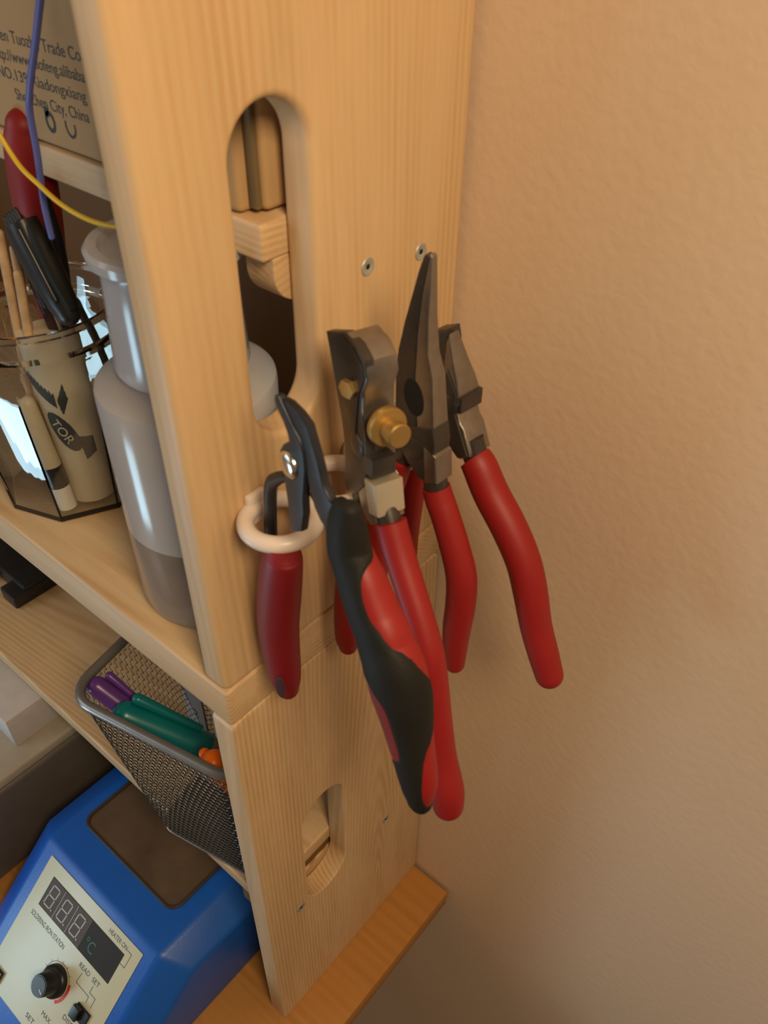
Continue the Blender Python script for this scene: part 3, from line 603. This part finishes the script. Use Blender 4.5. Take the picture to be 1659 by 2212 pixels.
# ------------------------------------------------------------------ cardboard parcel on the upper board
t = thing('cardboard_box', 'kraft cardboard box printed with an address, on the upper board', 'box', (-0.15, 0.13, 0.7415))
box('carton', (-0.40, 0.0735, 0.7422), (-0.0330, 0.180, 0.878), M['card'], t, bev=0.003, seg=3)
box('side_flap', (-0.0325, 0.082, 0.7430), (-0.0245, 0.178, 0.877), M['card'], t, bev=0.003, seg=3)
box('gap_shade_strip', (-0.0335, 0.0790, 0.7440), (-0.0275, 0.0830, 0.876), M['gap_shade'], t, bev=0.0005)  # dark strip paints shade in the gap at the carton's corner
def btext(s, x0, z, size, x1):
    o = text_mesh('printed_line', s, size, frame((0, 0.0734, z), (1, 0, 0), (0, 0, 1)), M['print'], t, 0.00005)
    xs = [v.co.x for v in o.data.vertices]; a_, b_ = min(xs), max(xs); k = (x1 - x0) / (b_ - a_)
    for v in o.data.vertices: v.co.x = x0 + (v.co.x - a_) * k
    o.data.update()
btext('ShenZhen Tuozhu Trade Co.', -0.2290, 0.7885, 0.0082, -0.1330)
btext('Web http://www.tuofeng.alibaba', -0.2330, 0.7795, 0.0078, -0.1350)
btext('Add NO.139 Xiadongxiang', -0.2330, 0.7705, 0.0078, -0.1370)
btext('ShenZhen City, China', -0.2030, 0.7610, 0.0080, -0.1380)
def ring2d(n_, r0, r1, cx, cz, a0=0, a1=2 * PI, name='printed_symbol'):
    bm = bmesh.new(); vs_ = []
    for k in range(n_ + 1):
        a = a0 + (a1 - a0) * k / n_; vs_.append((bm.verts.new((cx + r0 * math.cos(a), 0.0733, cz + r0 * 1.25 * math.sin(a))), bm.verts.new((cx + r1 * math.cos(a), 0.0733, cz + r1 * 1.25 * math.sin(a)))))
    for p_, q_ in zip(vs_, vs_[1:]): bm.faces.new((p_[0], p_[1], q_[1], q_[0]))
    bm_obj(name, bm, M['print'], t, 0)
ring2d(30, 0.0026, 0.0044, -0.1745, 0.7550); ring2d(12, 0.0, 0.0022, -0.1762, 0.7595)
ring2d(24, 0.0034, 0.0046, -0.1565, 0.7560, PI * 0.85, PI * 2.1); ring2d(12, 0.0, 0.0018, -0.192, 0.7590)

# ------------------------------------------------------------------ black device on the lower board
t = thing('black_device', 'flat black device lying on the lower pine board at the left edge', 'device', (-0.5, 0.1, 0.2075))
box('housing', (-0.570, 0.070, 0.2080), (-0.4520, 0.180, 0.232), M['black'], t, bev=0.003)
box('foot', (-0.478, 0.0550, 0.2080), (-0.4500, 0.120, 0.226), M['black'], t, bev=0.003)
box('foot', (-0.540, 0.0550, 0.2080), (-0.512, 0.120, 0.226), M['black'], t, bev=0.003)

# ------------------------------------------------------------------ mesh pen cup
cup = thing('mesh_pen_cup', 'grey wire mesh pen cup with rounded rim standing on the lower board', 'pen cup', (-0.09, 0.04, 0.2085))
CA = math.radians(12.0); cO = Vector((-0.09, 0.04, 0.0))
def cup_section(f):
    """f = 0 base .. 1 rim; corners in the cup's own rotated frame"""
    x0 = -0.0505 + (-0.1080 + 0.0505) * f; x1 = 0.056 + (0.053 - 0.056) * f
    y0 = -0.0335 + (-0.0345 + 0.0335) * f; y1 = 0.055 + (0.066 - 0.055) * f
    z = 0.2095 + (0.352 - 0.2095) * f; r = 0.016 + 0.006 * f
    return rounded_rect(x0, y0, x1, y1, r, 12), z
def resample(pts, n_):
    P = [Vector(q) for q in pts] + [Vector(pts[0])]; L = [0]
    for a_, b_ in zip(P, P[1:]): L.append(L[-1] + (b_ - a_).length)
    out = []; j = 0
    for k in range(n_):
        s = L[-1] * k / n_
        while L[j + 1] < s: j += 1
        out.append(P[j].lerp(P[j + 1], (s - L[j]) / (L[j + 1] - L[j])))
    return out
def cup_pt(q, z):
    c, s = math.cos(CA), math.sin(CA); return Vector((cO.x + q[0] * c - q[1] * s, cO.y + q[0] * s + q[1] * c, z))
NU, NV = 84, 27
bm = bmesh.new(); rows = []
for j in range(NV + 1):
    sec, z = cup_section(j / NV); rs = resample(sec, NU * 2); dz = 0.0009
    rows.append([bm.verts.new(cup_pt(q, z + (dz if (k + j) % 2 else -dz) * (0 if j in (0, NV) else 1))) for k, q in enumerate(rs)])
for j in range(NV):
    o_ = j % 2
    for c_ in range(NU):
        k0 = 2 * c_ + o_; ks = [(k0 + i) % (2 * NU) for i in range(3)]
        bm.faces.new([rows[j][k] for k in ks] + [rows[j + 1][k] for k in reversed(ks)])
mo = bm_obj('mesh_wall', bm, M['meshm'], cup, 0)
wf = mo.modifiers.new('wires', 'WIREFRAME'); wf.thickness = 0.0010; wf.use_even_offset = False
def loop_tube(name, f, r, mat, dz=0.0):
    sec, z = cup_section(f); rs = resample(sec, 96); bm = bmesh.new(); rg = []
    P = [cup_pt(q, z + dz) for q in rs]
    for i, c_ in enumerate(P):
        t_ = (P[(i + 1) % 96] - P[i - 1]).normalized(); u = t_.cross(Vector((0, 0, 1))).normalized()
        rg.append([bm.verts.new(c_ + u * r * math.cos(a_) + Vector((0, 0, 1)) * r * 1.15 * math.sin(a_)) for a_ in [2 * PI * k / 14 for k in range(14)]])
    for i in range(96):
        for k in range(14): bm.faces.new((rg[i][k], rg[(i + 1) % 96][k], rg[(i + 1) % 96][(k + 1) % 14], rg[i][(k + 1) % 14]))
    return bm_obj(name, bm, mat, cup)
loop_tube('rim', 1.0, 0.0040, M['rim'], 0.002)
loop_tube('base_rim', 0.0, 0.0010, M['rim'], 0.0002)
sec, z = cup_section(0.0)
bm = bmesh.new(); bm.faces.new([bm.verts.new(cup_pt(q, 0.2088)) for q in sec]); r_ = bmesh.ops.extrude_face_region(bm, geom=bm.faces[:]); bmesh.ops.translate(bm, vec=(0, 0, 0.0012), verts=[v for v in r_['geom'] if isinstance(v, bmesh.types.BMVert)])
bm_obj('base_plate', bm, M['meshm'], cup)

def marker(name, label, tip, tail, r, mat, clip_side, cap_frac=0.42, barrel=None):
    tip, tail = Vector(tip), Vector(tail); d_ = (tail - tip).normalized(); L = (tail - tip).length
    t = thing(name, label, 'marker', tail)
    n_ = 8; bm = bmesh.new()
    sweep(bm, [tip + d_ * (L * cap_frac) * (1 - k / n_) for k in range(n_ + 1)], [r * (1 - 0.10 * k / n_) for k in range(n_ + 1)], (0.1, 0.9, 0.3), seg=32)
    cp_ = bm_obj('cap', bm, mat, t)
    bm = bmesh.new(); sweep(bm, [tip + d_ * (L * cap_frac - 0.001), tip + d_ * (L * 0.97)], [r * 0.86, r * 0.86], (0.1, 0.9, 0.3), seg=28)
    bm_obj('barrel', bm, barrel or M['grey'], t)
    cs = Vector(clip_side); cs = (cs - d_ * cs.dot(d_)).normalized()
    q0 = tip + cs * r * 1.05 + d_ * 0.002
    bm = bmesh.new(); sweep(bm, [q0 + d_ * L * cap_frac * k / 4 * 0.8 + cs * (0.0025 - 0.0006 * k) for k in range(4, -1, -1)], [r * 0.26, r * 0.3, r * 0.32, r * 0.36, r * 0.40], (0.1, 0.9, 0.3), seg=14)
    bm_obj('clip', bm, mat, cp_)
    return t
marker('marker', 'purple capped marker lying highest at the left corner of the mesh cup', (-0.1840, 0.0060, 0.3480), (-0.089, 0.0435, 0.264), 0.0090, M['purple'], (0.3, 0.9, 0.3))
marker('marker', 'thick teal capped marker leaning across the mesh cup', (-0.1510, 0.0065, 0.3390), (-0.0655, 0.071, 0.2665), 0.0125, M['teal'], (0.3, 0.9, 0.5), 0.55)
marker('marker', 'orange capped marker standing at the right end of the mesh cup', (-0.0645, 0.0215, 0.3440), (-0.046, 0.058, 0.2330), 0.0105, M['orange'], (-0.9, 0.0, 0.1))
t = thing('grey_flat_bar', 'dark grey flat bar with black print standing at the back of the mesh cup', 'ruler', (-0.16, 0.07, 0.212))
box('bar', (-0.1790, 0.0740, 0.2115), (-0.1520, 0.0765, 0.345), M['grey'], t, bev=0.0008)
text_mesh('printed_digits', '2', 0.014, frame((-0.167, 0.0739, 0.255), (1, 0, 0), (0, 0, 1)), M['print'], t, 0.0001)
t = thing('light_grey_bar', 'light grey narrow bar with a black mark, right of the dark grey bar', 'ruler', (-0.14, 0.074, 0.212))
box('bar', (-0.1400, 0.0740, 0.2115), (-0.1220, 0.0765, 0.340), M['grey_light'], t, bev=0.0008)
box('black_mark', (-0.1360, 0.0736, 0.235), (-0.1290, 0.0741, 0.251), M['print'], t, bev=0)

# ------------------------------------------------------------------ soldering station on the desk
st = thing('soldering_station', 'blue soldering iron station with a cream front label and recessed brown lid', 'soldering station', (-0.17, -0.02, 0.0))
def hull(name, pts, mat, parent, bev=0.004):
    bm = bmesh.new()
    for q in pts: bm.verts.new(q)
    r_ = bmesh.ops.convex_hull(bm, input=bm.verts[:])
    bmesh.ops.dissolve_limit(bm, angle_limit=0.02, verts=bm.verts[:], edges=bm.edges[:])
    if bev: bmesh.ops.bevel(bm, geom=bm.edges[:], offset=bev, segments=4, affect='EDGES', profile=0.5)
    return bm_obj(name, bm, mat, parent, 30)
zt = 0.1095; yt = -0.0570
pts = []
for xo, xi in ((-0.2880, -0.2600), (-0.0635, -0.0895)):
    pts += [(xi, yt, zt), (xi, 0.125, zt), (xi, yt - 0.1255, 0.0005), (xi, 0.128, 0.0005)]
    pts += [(xo, yt + 0.014, 0.092), (xo, 0.125, 0.092), (xo, yt - 0.092, 0.0005), (xo, 0.128, 0.0005)]
body = hull('case', pts, M['blue'], st, 0.004)
# recessed lid
zf_ = zt
plate('lid_rim', rounded_rect(-0.2495, -0.0265, -0.1085, 0.0700, 0.012), [rounded_rect(-0.2465, -0.0235, -0.1115, 0.0670, 0.010)], 0.003, Matrix.Translation((0, 0, zf_ + 0.0005)), M['tray_rim'], st, bev=0.0006)
ld = plate('lid', rounded_rect(-0.2464, -0.0234, -0.1116, 0.0669, 0.010), [], 0.0012, Matrix.Translation((0, 0, zf_ - 0.0001)), M['tray'], st, bev=0.0003)
# front label plane
ey = Vector((0, 1.15, 1)).normalized(); FO = Vector((0, yt, zt)); FN = Vector((1, 0, 0)).cross(ey)
Fm = frame(FO, (1, 0, 0), ey)
def vy(y): return (y - yt) / ey.y
def FP(x, v, h=0.0): return FO + Vector((x, 0, 0)) + ey * v + FN * h
def lay(h): return Fm @ Matrix.Translation((0, 0, h))
lb = plate('front_label', rounded_rect(-0.2450, vy(-0.1635), -0.1035, vy(-0.0640), 0.001), [], 0.0006, lay(0.0004), M['panel'], st, bev=0.0001)
lz = 0.00075
def seg_rect(nm, x0, v0, x1, v1, mat, parent, h=lz, th=0.0002):
    return plate(nm, [(x0, v0), (x1, v0), (x1, v1), (x0, v1)], [], th, lay(h), mat, parent, bev=0.00002, smooth=0)
vt, vb = vy(-0.0736), vy(-0.0962)
dsp = seg_rect('display', -0.2300, vb, -0.1200, vt, M['led'], lb, lz, 0.0004)
seg_rect('digit_window', -0.2292, vb + 0.0003, -0.1665, vt - 0.0003, M['led_face'], dsp, lz + 0.0003)
def digit(x, v, w_, h_, sl=0.0016):
    bm = bmesh.new(); th_ = 0.0013; hh = h_ / 2; e_ = 0.0006
    S = [((0, h_), (w_, h_)), ((0, hh), (w_, hh)), ((0, 0), (w_, 0)), ((0, hh), (0, h_)), ((w_, hh), (w_, h_)), ((0, 0), (0, hh)), ((w_, 0), (w_, hh))]
    for (ax, ay), (bx_, by_) in S:
        a_ = Vector((ax + sl * ay / h_, ay)); b_ = Vector((bx_ + sl * by_ / h_, by_)); d_ = (b_ - a_).normalized(); p_ = Vector((-d_.y, d_.x)) * th_ / 2
        a_ += d_ * e_; b_ -= d_ * e_
        bm.faces.new([bm.verts.new(FP(x + q.x, v + q.y, lz + 0.0006)) for q in (a_ + p_, a_ - p_, b_ - p_, b_ + p_)])
    cx_, cy_ = w_ + sl * 0 + 0.0022, 0.0
    bm.faces.new([bm.verts.new(FP(x + cx_ + 0.0009 * math.cos(a_), v + cy_ + 0.0009 * math.sin(a_), lz + 0.0006)) for a_ in [2 * PI * k / 10 for k in range(10)]])
    bm_obj('digit_segments', bm, M['seg'], dsp, 0)
hh_ = (vt - vb)
for i in range(3): digit(-0.2255 + i * 0.0205, vb + hh_ * 0.17, 0.0098, hh_ * 0.66)
for i in range(2): seg_rect('window_divider', -0.2085 + i * 0.0205, vb + 0.001, -0.2079 + i * 0.0205, vt - 0.001, M['seg'], dsp, lz + 0.0006)
def ftext(s, x0, x1, v, size, mat=None, nm='lettering', parent=None, h=lz, rot=0):
    o = text_mesh(nm, s, size, Matrix.Identity(4), mat or M['print'], parent or lb, 0.00004)
    xs = [q.co.x for q in o.data.vertices]; a_, b_ = min(xs), max(xs); k = (x1 - x0) / (b_ - a_)
    for q in o.data.vertices: q.co = FP(x0 + (q.co.x - a_) * k, v + q.co.y, h + q.co.z)
    o.data.update(); return o
ftext('\u00b0C', -0.1625, -0.1500, vb + 0.006, 0.015, M['green_print'], 'degree_mark', dsp, lz + 0.0003)
ftext('SOLDERING IRON STATION', -0.2330, -0.1800, vy(-0.1050), 0.0068)
ftext('HEATER ON', -0.1462, -0.1205, vy(-0.0710), 0.0060)
ftext('READ', -0.1560, -0.1410, vy(-0.1035), 0.0062)
ftext('SET', -0.1365, -0.1265, vy(-0.1035), 0.0062)
ftext('MAX', -0.1655, -0.1530, vy(-0.1475), 0.0064)
ftext('SET', -0.1800, -0.1680, vy(-0.1575), 0.0064)
ftext('DISPLAY', -0.1440, -0.1180, vy(-0.1370), 0.0064)
def fline(pts_, wd=0.0006, mat=None, nm='printed_line'):
    bm = bmesh.new()
    for (ax, ay), (bx_, by_) in zip(pts_, pts_[1:]):
        a_ = Vector((ax, vy(ay))); b_ = Vector((bx_, vy(by_))); d_ = (b_ - a_).normalized(); p_ = Vector((-d_.y, d_.x)) * wd / 2
        a_ -= d_ * wd / 2; b_ += d_ * wd / 2
        bm.faces.new([bm.verts.new(FP(q.x, q.y, lz)) for q in (a_ + p_, a_ - p_, b_ - p_, b_ + p_)])
    bm_obj(nm, bm, mat or M['print'], lb, 0)
fline([(-0.1195, -0.0700), (-0.1135, -0.0700), (-0.1135, -0.0800), (-0.1195, -0.0800)])
fline([(-0.1490, -0.1050), (-0.1500, -0.1125), (-0.1310, -0.1125), (-0.1302, -0.1165)])
fline([(-0.1320, -0.1050), (-0.1320, -0.1100), (-0.1235, -0.1100), (-0.1235, -0.1165)])
KC = (-0.1700, vy(-0.1235))
def arc(nm, r0, r1, a0, a1, mat, h=lz, n_=30):
    bm = bmesh.new(); v_ = []
    for k in range(n_ + 1):
        a_ = a0 + (a1 - a0) * k / n_
        v_.append((bm.verts.new(FP(KC[0] + r0 * math.cos(a_), KC[1] + r0 * math.sin(a_), h)), bm.verts.new(FP(KC[0] + r1 * math.cos(a_), KC[1] + r1 * math.sin(a_), h))))
    for a_, b_ in zip(v_, v_[1:]): bm.faces.new((a_[0], a_[1], b_[1], b_[0]))
    bm_obj(nm, bm, mat, lb, 0)
arc('dial_scale_red', 0.0158, 0.0188, -0.95, 0.45, M['red_print'])
arc('dial_scale', 0.0162, 0.0167, 0.45, PI + 0.9, M['print'])
for k in range(9):
    a_ = 0.45 + k * 0.42
    arc('dial_tick', 0.0165, 0.0188, a_ - 0.012, a_ + 0.012, M['print'], n_=1)
kb = lathe('knob', [(0, 0), (0.0146, 0), (0.0146, 0.0035), (0.0138, 0.005), (0.0112, 0.0062), (0.0098, 0.019), (0.0092, 0.0200), (0, 0.0200)], FP(KC[0], KC[1], 0.0008), M['black'], st, 48, axis=FN)
lathe('knob_top', [(0, 0), (0.0084, 0), (0.0082, 0.0006), (0, 0.0007)], FP(KC[0], KC[1], 0.0208), M['knobtop'], kb, 40, axis=FN)
bm = bmesh.new()
a_ = -0.35; dr = Vector((math.cos(a_), math.sin(a_))); pn = Vector((-dr.y, dr.x)) * 0.0005
bm.faces.new([bm.verts.new(FP(KC[0] + q.x, KC[1] + q.y, 0.0217)) for q in (dr * 0.003 + pn, dr * 0.003 - pn, dr * 0.008 - pn, dr * 0.008 + pn)])
bm_obj('pointer_line', bm, M['panel'], kb, 0)
def fbox(nm, x0, x1, v0, v1, h0, h1, mat, parent, bev=0.0008):
    return plate(nm, [(x0, v0), (x1, v0), (x1, v1), (x0, v1)], [], h1 - h0, lay((h0 + h1) / 2), mat, parent, bev=bev, smooth=30)
fbox('switch_bezel', -0.1365, -0.1185, vy(-0.1290), vy(-0.1195), 0.0008, 0.0030, M['black'], st)
fbox('switch_toggle', -0.1365, -0.1275, vy(-0.1285), vy(-0.1200), 0.0030, 0.0080, M['black'], st)
fbox('power_switch', -0.2420, -0.2240, vy(-0.1590), vy(-0.1500), 0.0008, 0.0040, M['black'], st)

# ------------------------------------------------------------------ grey case with a pale carton on it, left of the station
t = thing('grey_instrument', 'grey instrument case, sides coloured as shaded and top as lit, left of the blue station', 'instrument', (-0.42, 0.0, 0))
box('case', (-0.55, -0.16, 0.0008), (-0.3265, 0.100, 0.126), M['shaded_grey'], t, bev=0.006, seg=4)  # dark grey carries the shadow on the case's sides
box('lit_top', (-0.55, -0.158, 0.1262), (-0.3280, 0.098, 0.1400), M['grey_light'], t, bev=0.004, seg=4)  # paler grey paints in the light on the case's top
t2 = box('carton', (-0.52, -0.0270, 0.1404), (-0.3500, 0.080, 0.182), M['pale'], bev=0.0008)
t2.name = 'pale_carton'; t2.data.name = 'pale_carton'; tag(t2, 'pale grey carton lying on top of the grey instrument case', 'box')
